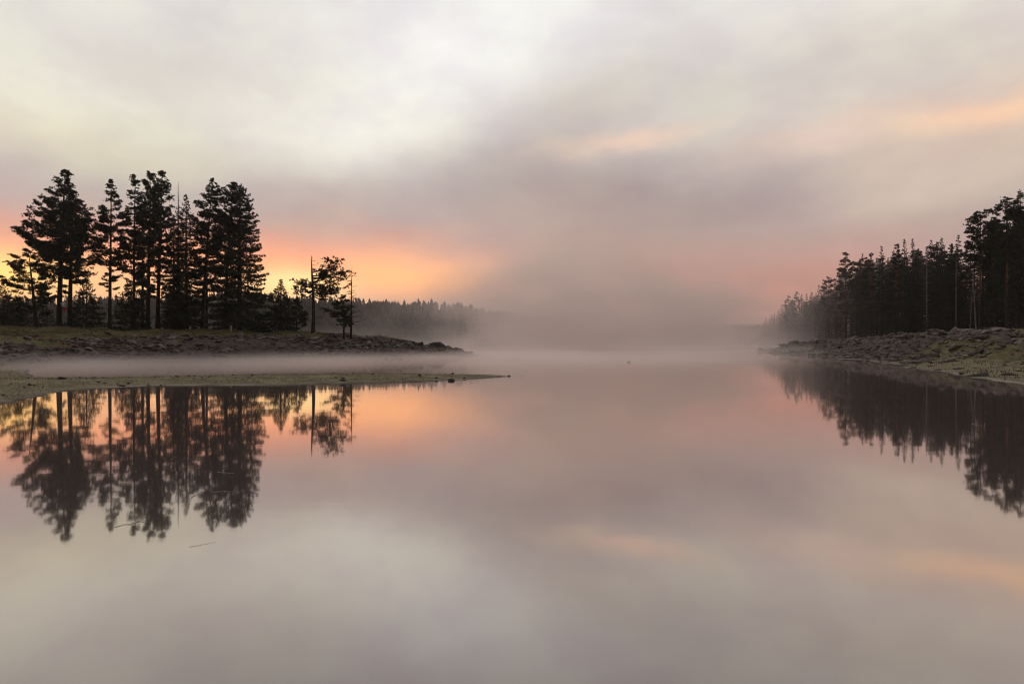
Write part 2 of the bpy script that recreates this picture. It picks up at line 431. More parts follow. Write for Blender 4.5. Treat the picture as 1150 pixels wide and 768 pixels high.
def tufts(rng, P, D, ln, wd, nb, spread=0.9):
    """needle tufts: at each point nb narrow blades fanned round the shoot direction"""
    n = len(P)
    P = np.repeat(P, nb, 0); D = np.repeat(D, nb, 0); L = np.repeat(ln, nb) * rng.uniform(0.6, 1.15, n * nb)
    d = D + rng.normal(0, spread, (n * nb, 3)); d /= np.linalg.norm(d, axis=1)[:, None] + 1e-9
    s = np.cross(d, rng.normal(0, 1, (n * nb, 3))); s /= np.linalg.norm(s, axis=1)[:, None] + 1e-9
    w = wd * rng.uniform(0.7, 1.3, n * nb)
    base = P - d * (L * 0.15)[:, None]
    mid = P + d * (L * 0.45)[:, None]
    a = mid + s * w[:, None]; b = mid - s * w[:, None]; tip = P + d * L[:, None]
    V = np.stack([base, a, tip, b], 1).reshape(-1, 3)
    q = np.arange(n * nb)[:, None] * 4 + np.array([[0, 1, 2, 3]])
    return V, q

def make_tree(seed, H, kind, prof, cb, nbr, trunk_r, lean=(0, 0), asym=None, dens=1.0, fol=0.29, bare_top=0.0, stubs=0, tuftn=8):
    """returns (trunk arrays, crown arrays). prof: list of (t, radius), t = height / H. asym: (azimuth deg, amount)"""
    rng = np.random.default_rng(seed)
    tb = Buf(); pts = []
    n = 14
    wob = rng.normal(0, 0.012 * H / 2, (n, 2)).cumsum(0) * 0.12
    zs = np.linspace(0, 1, n)
    axis = np.stack([lean[0] * zs ** 1.4 + wob[:, 0] * zs, lean[1] * zs + wob[:, 1] * zs, zs * H - 0.25], 1)
    rad = trunk_r * ((1 - zs) ** 0.8 * 0.96 + 0.04); rad[0] *= 1.35
    tube(tb, axis, rad, 8)
    def ax(t): return np.array([np.interp(t, zs, axis[:, k]) for k in range(3)])
    pt = np.array(prof)
    P, D, LN = [], [], []
    topf = 1.0 - bare_top
    ts = cb + (topf - cb) * np.linspace(0, 1, nbr) ** (0.92 if kind == 'pine' else 1.0)
    ga = rng.uniform(0, 6.28)
    fs = float(np.clip(H / 13, .5, 1.0)); fol = fol * (0.55 + 0.45 * fs)
    if kind == 'pine':
        nw = max(6, int(nbr / 4.2)); lv = cb + (topf - cb) * (np.arange(nw) + .5) / nw
        ts = np.concatenate([np.full(rng.integers(3, 6), v + rng.normal(0, .006)) for v in lv])
        ts = np.array([v for v in ts if v > .5 or rng.random() < (.55 + .45 * (v - cb) / max(.05, .5 - cb))])
    for i, t in enumerate(ts):
        t = min(t + rng.normal(0, 0.008), topf * 0.995)
        if kind == 'spruce': azm = ga + i * 2.399 + rng.normal(0, 0.25)
        else: azm = rng.uniform(0, 6.283)
        r = np.interp(t, pt[:, 0], pt[:, 1])
        if asym: r *= max(0.12, 1 + asym[1] * math.cos(azm - R(asym[0])))
        L = r * (rng.uniform(0.62, 1.12) if kind == 'pine' else rng.uniform(0.8, 1.08))
        if L < 0.15: L = 0.15
        o = ax(t); dirh = np.array([math.cos(azm), math.sin(azm), 0]); side = np.array([-dirh[1], dirh[0], 0])
        rel = (t - cb) / max(1e-6, 1 - cb)
        m = 7; s = np.linspace(0, 1, m)
        if kind == 'pine':
            up = np.interp(rel, [0, .3, .7, 1], [-0.12, 0.12, 0.32, 0.75]) + rng.normal(0, 0.12)
            zc = up * s + 0.22 * s ** 2.2 - 0.10 * np.sin(s * math.pi)
        else:
            up = np.interp(rel, [0, .5, .9, 1], [-0.42, -0.28, 0.1, 0.8]) + rng.normal(0, 0.06)
            zc = up * s + 0.20 * s ** 2.5
        bend = rng.normal(0, 0.10)
        br = o + L * (dirh * s[:, None] + side * (bend * s ** 2)[:, None]) ; br[:, 2] += L * zc
        rb = max(0.012, trunk_r * 0.20 * (L / (pt[:, 1].max() + .01)) ** 0.8 * (1 - 0.5 * rel)) * (1 - s * 0.85)
        tube(tb, br, rb, 3)
        def bp(u): return np.stack([np.interp(u, s, br[:, k]) for k in range(3)], 1)
        if kind == 'pine':
            # foliage pads at the ends of side twigs
            nt = max(2, int(L * 4.3 * rng.uniform(0.8, 1.2)))
            for k in range(nt):
                u = rng.uniform(0.35, 1.0) if L > 0.9 else rng.uniform(0.2, 1.0)
                c = bp(np.array([u]))[0]
                sl_ = (1.05 - u * 0.6) * min(L, 2.2) * 0.42 * rng.uniform(0.3, 1.0) * rng.choice([-1, 1])
                tip = c + side * sl_ + dirh * abs(sl_) * 0.55 + np.array([0, 0, rng.uniform(-0.03, 0.20) * fs])
                if abs(sl_) > 0.25: tube(tb, [c, (c + tip) / 2 + [0, 0, -0.03], tip], [0.018, 0.014, 0.008], 3)
                q = max(3, int(rng.uniform(7, 12) * dens))
                e_ = tip + (tip - c) * 0.25 + dirh * 0.12 * fs
                pp = c + (e_ - c) * rng.uniform(0.25, 1.0, (q, 1)) ** 0.7 + rng.normal(0, 1, (q, 3)) * np.array([0.20, 0.20, 0.085]) * fs * min(1.0, 0.5 + L * 0.25)
                P.append(pp); dd = np.tile((e_ - c) / (np.linalg.norm(e_ - c) + 1e-9) * .8 + dirh * .3 + np.array([0, 0, 0.35]), (q, 1)); D.append(dd / (np.linalg.norm(dd, axis=1)[:, None] + 1e-9)); LN.append(np.full(q, min(1.0, .62 + .2 * L)))
        else:
            q = max(5, int(L * 13 * dens))
            u = rng.uniform(0.08, 1.0, q) ** 0.85
            c = bp(u)
            lat = rng.uniform(-1, 1, q) * (1.02 - u) * L * 0.50 + rng.normal(0, 0.05, q)
            pp = c + side * lat[:, None] + dirh * np.abs(lat)[:, None] * 0.45
            pp[:, 2] -= np.abs(lat) * 0.25 + rng.uniform(0, 0.22, q)
            P.append(pp); dd = dirh * 0.8 + np.sign(lat)[:, None] * side * 0.5 + np.array([0, 0, -0.35]) ; D.append(dd / np.linalg.norm(dd, axis=1)[:, None]); LN.append(np.full(q, min(1.0, .5 + .3 * L)))
    # leader
    if bare_top == 0:
        k = 9 if kind == 'pine' else 6
        lz = rng.uniform(0.965, 1.0, k)
        P.append(np.stack([ax(z) for z in lz]) + rng.normal(0, 0.10 if kind == 'pine' else 0.04, (k, 3)) * .7); D.append(np.tile([0, 0, 1.0], (k, 1))); LN.append(np.full(k, .55))
    # dead stubs on the bare stem
    for i in range(stubs):
        t = rng.uniform(cb * 0.45, cb) if bare_top == 0 or rng.random() < 0.35 else rng.uniform(topf, 0.985)
        azm = rng.uniform(0, 6.283); L = rng.uniform(0.3, 1.3) * (1.15 - t)
        o = ax(t); s = np.linspace(0, 1, 4)
        d = np.array([math.cos(azm), math.sin(azm), 0])
        b = o + L * d * s[:, None]; b[:, 2] += L * (rng.uniform(-0.25, 0.2) * s - 0.1 * s ** 2)
        tube(tb, b, np.array([0.028, 0.02, 0.014, 0.006]), 3)
    Pn = np.concatenate(P); Dn = np.concatenate(D)
    V, q = tufts(rng, Pn, Dn, fol * np.concatenate(LN), fol * 0.115, tuftn, 0.6 if kind == 'pine' else 0.55)
    return tb.arrays(), (V, q)

def tree_object(name, arrs, bark, leaf):
    root = bpy.data.objects.new(name, None); root.empty_display_size = 0.5; COL.objects.link(root)
    (tv, tf), (cv, cf) = arrs
    link('trunk', mk_mesh('trunk', tv, tf, bark, True), root)
    link('crown', mk_mesh('crown', cv, cf, leaf), root)
    return root
def copy_tree(root):
    r = root.copy(); COL.objects.link(r)
    for ch in root.children:
        c = ch.copy(); COL.objects.link(c); c.parent = r
    return r

PINE_TOP = [(0, .2), (.35, .5), (.5, .85), (.68, 1.0), (.82, .85), (.93, .55), (1, .12)]
def scaled(p, r): return [(a, b * r) for a, b in p]

# left bank: (name, px base, py top, Y, kind, profile, crown base, branches, trunk radius, lean, asym, extra, label)
def place(px, py_top, Y, kind, prof, cb, nbr, tr, label, group, lean_px=0, asym=None, seed=0, name=None, bark=None, leaf=None, **kw):
    x = at(px, Y); z = hz(x, Y)
    H = zat(py_top, Y) - z
    arrs = make_tree(seed, H, kind, prof, cb, nbr, tr, (lean_px / F * Y, 0), asym, **kw)
    o = tree_object(name or ('pine_tree' if kind == 'pine' else 'spruce_tree'), arrs, bark or (BARK_DARKPINE if kind == 'pine' else BARK_SPRUCE), leaf or (PINE if kind == 'pine' else SPRUCE))
    o.location = (x, Y, z); tag(o, label, 'tree', group)
    return o
GL = 'tall conifers on the left bank'; GS = 'small conifers on the left bank'
m_ = 1 / F
def pw(*a, Y=90):  # profile given as (t, half width in photo px)
    return [(t, w * Y / F) for t, w in a]

place(66, 190, 89, 'pine', pw((.25, 8), (.38, 26), (.52, 36), (.6, 35), (.72, 23), (.84, 12), (.94, 6), (1, 1)), .30, 135, .36, 'tallest broad pine at the left end of the group with wide dark crown', GL, lean_px=7, asym=(180, .12), seed=11 + 300, dens=1.1)
place(78, 212, 92, 'pine', pw((.2, 8), (.35, 16), (.5, 26), (.62, 25), (.76, 15), (.88, 7), (1, 1)), .24, 95, .33, 'pine with thick dark trunk close behind the tallest leftmost pine', GL, lean_px=4, asym=(0, .3), seed=12, dens=1.1, stubs=8)
place(40, 279, 84, 'pine', pw((.15, 16), (.35, 25), (.6, 20), (.8, 12), (.93, 5), (1, 1)), .2, 75, .24, 'short crooked pine left of the tallest broad pine', GS, lean_px=-9, asym=(180, .3), seed=13)
place(97, 308, 84, 'spruce', pw((.03, 25), (.3, 20), (.6, 13), (.85, 6), (1, .7)), .04, 120, .12, 'small bushy spruce at the foot of the tallest broad pine', GS, seed=14)
place(3, 316, 92, 'spruce', pw((.05, 24), (.4, 20), (.8, 9), (1, .7)), .05, 110, .14, 'small dark spruce at the left edge of the picture', GS, seed=15)
for i_, (px_, py_, Y_) in enumerate([(-12, 326, 99), (14, 336, 104), (30, 338, 106), (52, 343, 108)]):
    place(px_, py_, Y_, 'spruce', pw((.03, 22), (.4, 18), (.8, 9), (1, .7)), .03, 70, .12, 'low dark young spruce in the thicket behind the left end of the tree group', 'young spruces in the thicket at the left', seed=40 + i_)
place(123, 200, 90, 'pine', pw((.2, 4), (.34, 9), (.45, 15), (.6, 17), (.75, 13), (.88, 7), (.96, 3), (1, .3)), .26, 105, .24, 'slender pine standing alone with sky on both sides of its open crown', GL, seed=16, stubs=10, lean_px=2)
place(150, 194, 90, 'pine', pw((.1, 6), (.25, 10), (.45, 14), (.62, 13), (.8, 8), (.92, 4), (1, .2)), .12, 140, .22, 'narrow pointed pine, first of the dense middle clump', GL, seed=17, stubs=8, lean_px=2)
place(166, 193, 88, 'pine', pw((.15, 6), (.35, 10), (.55, 14), (.7, 14), (.84, 10), (.94, 5.5), (1, .5)), .2, 130, .27, 'round topped pine in the front of the middle clump', GL, seed=18, lean_px=2, dens=1.2, stubs=8)
place(177, 192, 92, 'pine', pw((.15, 6), (.4, 10), (.6, 13), (.78, 13), (.9, 9), (.97, 5), (1, .5)), .2, 125, .30, 'thick trunked pine just right of the round topped pine in the middle clump', GL, seed=19, lean_px=5, dens=1.2)
place(160, 225, 97, 'pine', pw((.2, 6), (.4, 12), (.65, 14), (.85, 9), (1, 1)), .22, 85, .22, 'shorter pine hidden behind the middle clump of pines', GL, seed=20)
place(147, 312, 85, 'spruce', pw((.03, 26), (.3, 22), (.6, 15), (.85, 7), (1, .7)), .03, 120, .12, 'low dense spruce under the narrow pointed pine', GS, seed=21)
place(200, 202, 93, 'spruce', pw((.04, 17), (.3, 16), (.5, 13), (.7, 9), (.8, 4), (.85, 1), (1, .5)), .06, 130, .24, 'spruce with a dead bare spire rising above its dark foliage', GL, seed=22, bare_top=.16, stubs=40, name='spruce_tree')
place(209, 217, 90, 'spruce', pw((.03, 22), (.25, 20), (.5, 17), (.75, 11), (.9, 5), (1, .5)), .05, 190, .28, 'dense dark spruce foliaged to the ground, right of the bare spired spruce', GL, seed=23, dens=1.2)
place(195, 240, 96, 'spruce', pw((.03, 18), (.3, 16), (.6, 13), (.85, 7), (1, .5)), .05, 140, .25, 'dark spruce filling the gap behind the bare spired spruce', GL, seed=33, dens=1.1)
place(227, 200, 91, 'pine', pw((.2, 7), (.38, 12), (.55, 16), (.7, 15), (.84, 11), (.94, 6), (1, .5)), .22, 125, .27, 'cone topped pine standing left of the rightmost pair of tall trees', GL, seed=24, lean_px=12, dens=1.05)
place(232, 238, 96, 'pine', pw((.18, 8), (.4, 13), (.7, 14), (.9, 8), (1, 1)), .2, 85, .2, 'slim pine behind the cone topped pine', GL, seed=25, stubs=8)
place(252, 204, 90, 'pine', pw((.2, 9), (.4, 14), (.6, 16), (.78, 15), (.9, 11), (.97, 6), (1, 1)), .24, 120, .28, 'tall pine whose crown merges into the rightmost dense tree', GL, seed=26, lean_px=10, dens=1.1)
place(269, 206, 88, 'spruce', pw((.02, 28), (.12, 36), (.3, 33), (.5, 27), (.7, 22), (.85, 16), (.94, 10), (1, 2)), .05, 260, .34, 'broad dense conifer with skirts to the ground, rightmost of the tall group', GL, seed=27, dens=1.1)
place(315, 312, 86, 'spruce', pw((.05, 23), (.3, 19), (.6, 12), (.85, 5.5), (1, .7)), .05, 130, .12, 'small pointed spruce right of the tall group', GS, seed=28, dens=1.4)
place(333, 334, 86, 'pine', pw((.1, 10), (.35, 13), (.65, 8), (.9, 3), (1, .5)), .12, 55, .09, 'smallest young pine beside the small pointed spruce', GS, seed=29)

def lone_pine():
    """bare-topped pine whose limbs reach mostly to the right"""
    Y = 84; x = at(351, Y); z = hz(x, Y); H = zat(285, Y) - z; k = Y / F
    rng = np.random.default_rng(5)
    tb = Buf(); zs = np.linspace(0, 1, 12)
    axis = np.stack([0.12 * np.sin(zs * 5), 0 * zs, zs * H - 0.25], 1)
    tube(tb, axis, 0.26 * ((1 - zs) ** 0.7 * 0.9 + 0.1), 8)
    P, D = [], []
    def limb(py, dx, dy, depth, n):
        n = int(n * 1.1)
        o = np.array([0.05, 0, zat(py, Y) - z]); e = np.array([dx * k, depth, zat(dy, Y) - z])
        s = np.linspace(0, 1, 7)
        br = o + (e - o) * s[:, None]; br[:, 2] -= 0.35 * np.sin(s * math.pi); br[:, 1] += rng.normal(0, .1)
        tube(tb, br, 0.09 * (1 - s * 0.8), 4)
        for i in range(n):
            u = rng.uniform(0.25, 1.04); c = o + (e - o) * u; c[2] -= 0.35 * math.sin(min(u, 1) * math.pi)
            tip = c + rng.normal(0, 1, 3) * np.array([0.5, 0.7, 0.17]) + [0, 0, .12]
            tube(tb, [c, (c + tip) / 2, tip], [.025, .018, .01], 3)
            q = 7
            P.append(c + (tip - c) * rng.uniform(.3, 1.2, (q, 1)) + rng.normal(0, 1, (q, 3)) * [.15, .15, .07]); d = np.tile((e - o) / np.linalg.norm(e - o) * .5 + [0, 0, .6], (q, 1)); D.append(d)
    for a in [(318, 30, 291, .3, 18), (314, 24, 300, -1.2, 16), (312, 34, 304, 1.0, 18), (324, 33, 315, -.6, 18), (322, 22, 322, 1.3, 12), (328, 27, 328, -.3, 14), (330, 16, 330, .8, 9), (310, 16, 300, .4, 8),
              (322, -21, 315, .2, 11), (326, -18, 325, -.8, 9), (318, -15, 320, 1.0, 7), (324, -8, 328, .5, 4), (316, 28, 306, -1.6, 7), (320, 36, 309, .5, 8), (326, 31, 322, 1.5, 7), (306, 20, 293, -.6, 6), (332, 22, 335, -.9, 5), (320, -12, 312, -.9, 5), (329, -14, 331, .4, 4)]: limb(*a)
    for i in range(9):
        zz = H * rng.uniform(.80, .97); a = rng.uniform(0, 6.28); L = rng.uniform(.3, .7)
        tube(tb, [[0, 0, zz], [L * math.cos(a) * .6, L * math.sin(a) * .6, zz], [L * math.cos(a), L * math.sin(a), zz + rng.uniform(-.1, .2)]], [.03, .02, .008], 3)
    P = np.concatenate(P); D = np.concatenate(D)
    cr = tufts(rng, P, D, np.full(len(P), .30), .034, 7, .6)
    o = tree_object('pine_tree', (tb.arrays(), cr), BARK_DARKPINE, PINE); o.location = (x, Y, z)
    tag(o, 'lone pine with a bare spike top and limbs reaching to the right', 'tree', 'solitary trees on the left point')
lone_pine()
place(386, 331, 82, 'pine', pw((.3, 5), (.42, 17), (.6, 14), (.8, 10), (1, 2)), .34, 46, .14, 'small open pine at the foot of the bare dead tree on the left point', 'solitary trees on the left point', seed=34, asym=(180, .3), dens=1.4)

def dead_tree(px, py_top, Y, seed, label, lean=0.0, bark=BARK_DARK, tr=.15, nst=54, lo=.3, cat_group=None, stem=1.0):
    x = at(px, Y); z = hz(x, Y); H = zat(py_top, Y) - z
    rng = np.random.default_rng(seed); tb = Buf(); zs = np.linspace(0, 1, 10)
    tube(tb, np.stack([lean * zs, 0 * zs, zs * H - .25], 1), tr * ((1 - zs) * .88 + .12), 7)
    parts = []
    for i in range(nst):
        bb = Buf(); parts.append(bb)
        t = rng.uniform(lo, .98); a = rng.uniform(0, 6.28); L = rng.uniform(.5, 1.0) * np.interp(t, [lo, .5, 1], [1.6, 1.4, .25]) * stem
        s = np.linspace(0, 1, 5); d = np.array([math.cos(a), math.sin(a), 0])
        b = np.array([lean * t, 0, t * H - .25]) + L * d * s[:, None]; b[:, 2] += L * (rng.uniform(-.3, .1) * s + .15 * s ** 2)
        tube(bb, b, .042 * (1 - s * .8), 3)
        for k in range(2):
            u = rng.uniform(.4, 1); c = b[0] + (b[-1] - b[0]) * u; e = c + (d + rng.normal(0, .6, 3)) * .3
            tube(bb, [c, e], [.012, .006], 3)
    root = bpy.data.objects.new('dead_tree', None); COL.objects.link(root); root.location = (x, Y, z)
    v, f = tb.arrays(); link('trunk', mk_mesh('trunk', v, f, bark, True), root)
    for bb in parts:
        v, f = bb.arrays(); link('branch', mk_mesh('branch', v, f, bark, True), root)
    tag(root, label, 'tree', cat_group)
dead_tree(394, 298, 82, 61, 'bare dead tree with short twigs, outermost on the left point', lean=.12, cat_group='solitary trees on the left point')

# ------------------------------------------------------------------ right bank forest
def proto(seed, kind, H, prof, cb, nbr, tr, **kw):
    return dict(arr=make_tree(seed, H, kind, prof, cb, nbr, tr, **kw), H=H, kind=kind, root=None)
PROTO = {
    's1': proto(101, 'spruce', 22, [(.1, 1.5), (.3, 2.1), (.5, 1.9), (.75, 1.2), (.9, .6), (1, .08)], .14, 150, .24, dens=.9, stubs=10),
    's2': proto(102, 'spruce', 22, [(.3, 1.2), (.42, 1.7), (.6, 1.5), (.8, .95), (.93, .45), (1, .06)], .33, 120, .22, dens=.9, stubs=20),
    's3': proto(103, 'spruce', 22, [(.03, 2.3), (.2, 2.5), (.5, 1.8), (.8, .9), (1, .06)], .03, 170, .25, dens=.8),
    's4': proto(104, 'spruce', 22, [(.22, 1.0), (.4, 1.5), (.65, 1.35), (.85, .8), (1, .08)], .25, 120, .2, dens=.9, stubs=16),
    's5': proto(111, 'spruce', 22, [(.15, 1.1), (.35, 1.9), (.55, 1.6), (.7, 1.35), (.88, .6), (1, .06)], .18, 125, .23, dens=1.0, stubs=12),
    's6': proto(112, 'spruce', 22, [(.25, 1.4), (.4, 1.6), (.6, 1.7), (.75, 1.0), (.9, .55), (1, .05)], .28, 115, .22, dens=1.0, stubs=16, lean=(.4, 0)),
    'p4': proto(113, 'pine', 22, [(.28, .7), (.45, 1.5), (.62, 1.7), (.8, 1.2), (.92, .6), (1, .1)], .3, 100, .23, dens=1.2, stubs=14, lean=(-.4, .2)),
    'p1': proto(105, 'pine', 22, [(.4, .8), (.55, 1.7), (.75, 2.0), (.9, 1.5), (1, .3)], .42, 85, .26, dens=1.15, stubs=14),
    'p2': proto(106, 'pine', 22, [(.5, .8), (.62, 1.6), (.8, 2.1), (.93, 1.5), (1, .5)], .52, 75, .26, dens=1.15, stubs=12),
    'p3': proto(107, 'pine', 22, [(.3, .9), (.45, 1.6), (.7, 1.8), (.88, 1.2), (1, .15)], .32, 90, .24, dens=1.1, stubs=14),
}
def forest(key, px, py_top, Y, label, group, rz=0, fat=1.0, H=None):
    p = PROTO[key]; x = at(px, Y); z = hz(x, Y)
    if p['root'] is None:
        o = p['root'] = tree_object('pine_tree' if p['kind'] == 'pine' else 'spruce_tree', p['arr'], BARK_PINE if p['kind'] == 'pine' else BARK_SPRUCE, PINE if p['kind'] == 'pine' else SPRUCE)
    else: o = copy_tree(p['root'])
    hh = H if H else zat(py_top, Y) - z
    s = hh / p['H']; w = fat * (0.45 + 0.55 * s)
    o.location = (x, Y, z); o.rotation_euler = (0, 0, rz); o.scale = (w, w, s)
    tag(o, label, 'tree', group)
    return o
rr = random.Random(8)
GR = 'front row of the forest on the right bank'
front = [
    ('s1', 1146, 212, 98, 'tallest spruce at the right edge of the picture', 1.5),
    ('p2', 1131, 221, 93, 'tall ragged topped pine with reddish trunk next to the tallest spruce at the right edge', 1.0),
    ('p2', 1101, 236, 97, 'round crowned pine with a long reddish trunk standing clear above the forest edge', 1.0),
    ('s4', 1076, 263, 122, 'spruce just left of the round crowned reddish pine', 1.0),
    ('s2', 1058, 266, 128, 'narrow spruce second to the left of the round crowned reddish pine', 1.0),
    ('s6', 1047, 268, 134, 'thin spruce right of the pale trunked tree in the forest edge', .9),
    ('s5', 1026, 267, 140, 'spruce with pointed tip directly left of the pale trunked tree', 1.05),
    ('s1', 1016, 267, 144, 'twin of two sharp spires left of the pale trunked tree, the left one', .9),
    ('p4', 1006, 273, 150, 'conifer between the two sharp spires and the middle of the forest edge', .95),
    ('s6', 992, 275, 156, 'long trunked spruce in the middle of the forest edge on the right bank', 1.0),
    ('p3', 978, 284, 164, 'conifer with rounded top left of the middle of the right bank forest edge', .95),
    ('s5', 968, 284, 172, 'thin spruce behind and right of the big irregular pine on the right bank', .9),
    ('p3', 950, 283, 182, 'big irregular pine with open crown where the forest starts to fade into mist', 1.2),
    ('p1', 931, 311, 194, 'smaller pine with spreading crown at the edge of the mist', 1.1),
    ('s1', 920, 319, 214, 'greyish spruce just inside the mist on the right bank', 1.0),
    ('s3', 906, 329, 232, 'first of the misty spruces beyond the spreading pine', .9),
    ('p4', 896, 327, 246, 'slim misty conifer beyond the spreading pine', 1.0),
    ('p3', 886, 332, 258, 'misty round topped conifer near the tip of the right forest', 1.1),
    ('s1', 878, 341, 274, 'misty spruce third from the tip of the right forest', 1.0),
    ('s3', 870, 351, 290, 'misty spruce second from the tip of the right forest', .85),
    ('s3', 860, 355, 306, 'last and lowest conifer at the misty tip of the right forest', .9),
]
for i, (k, px, py, Y, lab, fat) in enumerate(front):
    forest(k, px, py, Y, lab, GR, rr.uniform(0, 6.28), fat)
dead_tree(1041, 275, 131, 71, 'pale bare trunk of a dying tree in front of the dark right forest', bark=BARK_PALE, tr=.17, nst=40, lo=.35, stem=.9)
dead_tree(1097, 300, 100, 72, 'leaning bare pale stem below the round crowned pine', lean=-.6, bark=BARK_PALE, tr=.15, nst=12, lo=.5, stem=.7)
dead_tree(1089, 312, 102, 73, 'thin grey dead stem left of the leaning bare stem', lean=.5, bark=BARK_PALE, tr=.10, nst=14, lo=.4, stem=.7)
dead_tree(1074, 285, 120, 74, 'pale snapped dead trunk showing in the upper forest edge', bark=BARK_PALE, tr=.16, nst=6, lo=.5, stem=.5)
# the dark interior, row behind row along the forest edge
edge = [(1185, 92), (1143, 98), (1101, 106), (1050, 132), (992, 156), (950, 183), (920, 214), (886, 258), (858, 306)]
ex = [at(p, y) for p, y in edge]; ey = [y for p, y in edge]
skyline = [(855, 360), (870, 354), (886, 338), (906, 334), (920, 326), (935, 318), (950, 296), (968, 290), (1006, 278), (1076, 270), (1090, 262), (1110, 245), (1130, 232), (1150, 222), (1300, 180)]
seen = []
tries = 0
GI = 'dark conifers deep in the forest on the right bank'
while len(seen) < 125 and tries < 4000:
    tries += 1
    u = rr.random() ** 1.25
    y0 = 94 + u * 205
    x0 = np.interp(y0, ey, ex)
    row = rr.uniform(2, 30)
    X = x0 + row * 0.95; Y = y0 + row * 0.35
    px = CX + X / Y * F
    if px > 1165 or px < 862: continue
    if min([(X - a) ** 2 + (Y - b) ** 2 for a, b in seen] + [99]) < 2.1 ** 2: continue
    seen.append((X, Y))
    sk = np.interp(px, [a for a, b in skyline], [b for a, b in skyline])
    py = sk + rr.uniform(-1, 16)
    z = hz(X, Y); Hh = min(zat(py, Y) - z, 27)
    kk = rr.choice(['s1', 's2', 's3', 's5', 's6', 'p1', 'p3', 's3', 'p4'])
    forest(kk, px, 0, Y, 'dark conifer standing in the mass of trees behind the front row of the right forest', GI, rr.uniform(0, 6.28), rr.uniform(.9, 1.25), H=Hh)
for i, (px, Y, h) in enumerate([(1012, 146, 7), (1034, 136, 6), (985, 158, 8), (1060, 126, 6), (1082, 116, 5), (1098, 124, 10), (1108, 121, 11), (1117, 118, 9), (1127, 117, 11), (1136, 114, 10), (1146, 112, 11), (1156, 110, 11), (1090, 128, 10), (1036, 148, 9), (1044, 146, 10), (962, 176, 8), (1001, 151, 9), (1050, 129, 8), (1070, 122, 9), (974, 168, 9), (1022, 141, 9), (940, 190, 9), (928, 200, 10), ]):
    forest('s3', px, 0, Y, 'young bushy spruce growing under the edge of the right forest', 'young spruces under the right forest edge', rr.uniform(0, 6.28), 1.5, H=h)

for i, (px, py, Y, k) in enumerate([(857, 362, 312, 's3'), (864, 357, 300, 's3'), (867, 353, 304, 's1'), (874, 348, 290, 's3'), (882, 338, 280, 's3'), (884, 345, 268, 's3'), (890, 335, 262, 's1'), (893, 340, 256, 's3'), (900, 330, 250, 's3'), (904, 338, 240, 's3'), (912, 327, 236, 's1'), (915, 332, 226, 's3'), (925, 322, 220, 's3'), (938, 316, 206, 's3'), (944, 306, 200, 's1'), (957, 300, 190, 's3')]):
    forest(k, px, py, Y, 'grey misty conifer in the far low end of the right forest', 'misty conifers at the far end of the right forest', rr.uniform(0, 6.28), 1.35)

# ------------------------------------------------------------------ far wooded shore
def far_wood(name, n, seed, dmin, dmax, xr, hr, label):
    rng = np.random.default_rng(seed)
    X = rng.uniform(xr[0], xr[1], n * 6); Y = rng.uniform(290, 760, n * 6)
    h, ds, dl, dr, df, db, lump, fine = height(X, Y, True)
    ok = (df > dmin) & (df < dmax) & (dr < 0); X, Y, h = X[ok][:n], Y[ok][:n], h[ok][:n]
    n = len(X)
    Hh = rng.uniform(*hr, n); Vs, Fs = [], []; off = 0
    # each: stacked ragged whorls of drooping blades
    lay, per = 9, 7
    for li in range(lay):
        t = li / lay
        zc = h + Hh * (0.12 + 0.80 * t); rad = Hh * 0.17 * (1 - t) ** 0.6 + 0.25
        for k in range(per):
            a = rng.uniform(0, 6.283, n); l = rad * rng.uniform(.7, 1.2, n); dz = Hh * 0.10
            w = rad * 0.45
            c, s = np.cos(a), np.sin(a)
            p0 = np.stack([X, Y, zc + dz], 1)
            p1 = np.stack([X + c * l - s * w, Y + s * l + c * w, zc - dz * .4], 1)
            p2 = np.stack([X + c * l * 1.12, Y + s * l * 1.12, zc - dz * .7], 1)
            p3 = np.stack([X + c * l + s * w, Y + s * l - c * w, zc - dz * .4], 1)
            Vs.append(np.stack([p0, p1, p2, p3], 1).reshape(-1, 3)); Fs.append(np.arange(n)[:, None] * 4 + [[0, 1, 2, 3]] + off); off += 4 * n
    # trunks and tips
    r = Hh * .014
    for a in (0, 2.09, 4.19):
        p = [np.stack([X + r * math.cos(a), Y + r * math.sin(a), h - .3], 1), np.stack([X + r * math.cos(a + 2.09), Y + r * math.sin(a + 2.09), h - .3], 1),
             np.stack([X + .03, Y, h + Hh * .95], 1), np.stack([X - .03, Y, h + Hh * .95], 1)]
        Vs.append(np.stack(p, 1).reshape(-1, 3)); Fs.append(np.arange(n)[:, None] * 4 + [[0, 1, 2, 3]] + off); off += 4 * n
    o = link(name, mk_mesh(name, np.concatenate(Vs), np.concatenate(Fs), FAR))
    tag(o, label, 'forest', kind='stuff')
far_wood('far_forest', 1100, 201, 6, 60, (-330, 40), (13, 19), 'dark misty forest along the far shore behind the left point')
far_wood('far_forest', 700, 203, 6, 70, (30, 260), (13, 18), 'faint forest on the far shore nearly lost in fog')
far_wood('hillside_forest', 1500, 202, 70, 330, (-420, 120), (13, 20), 'hazy wooded hillside under the orange glow')

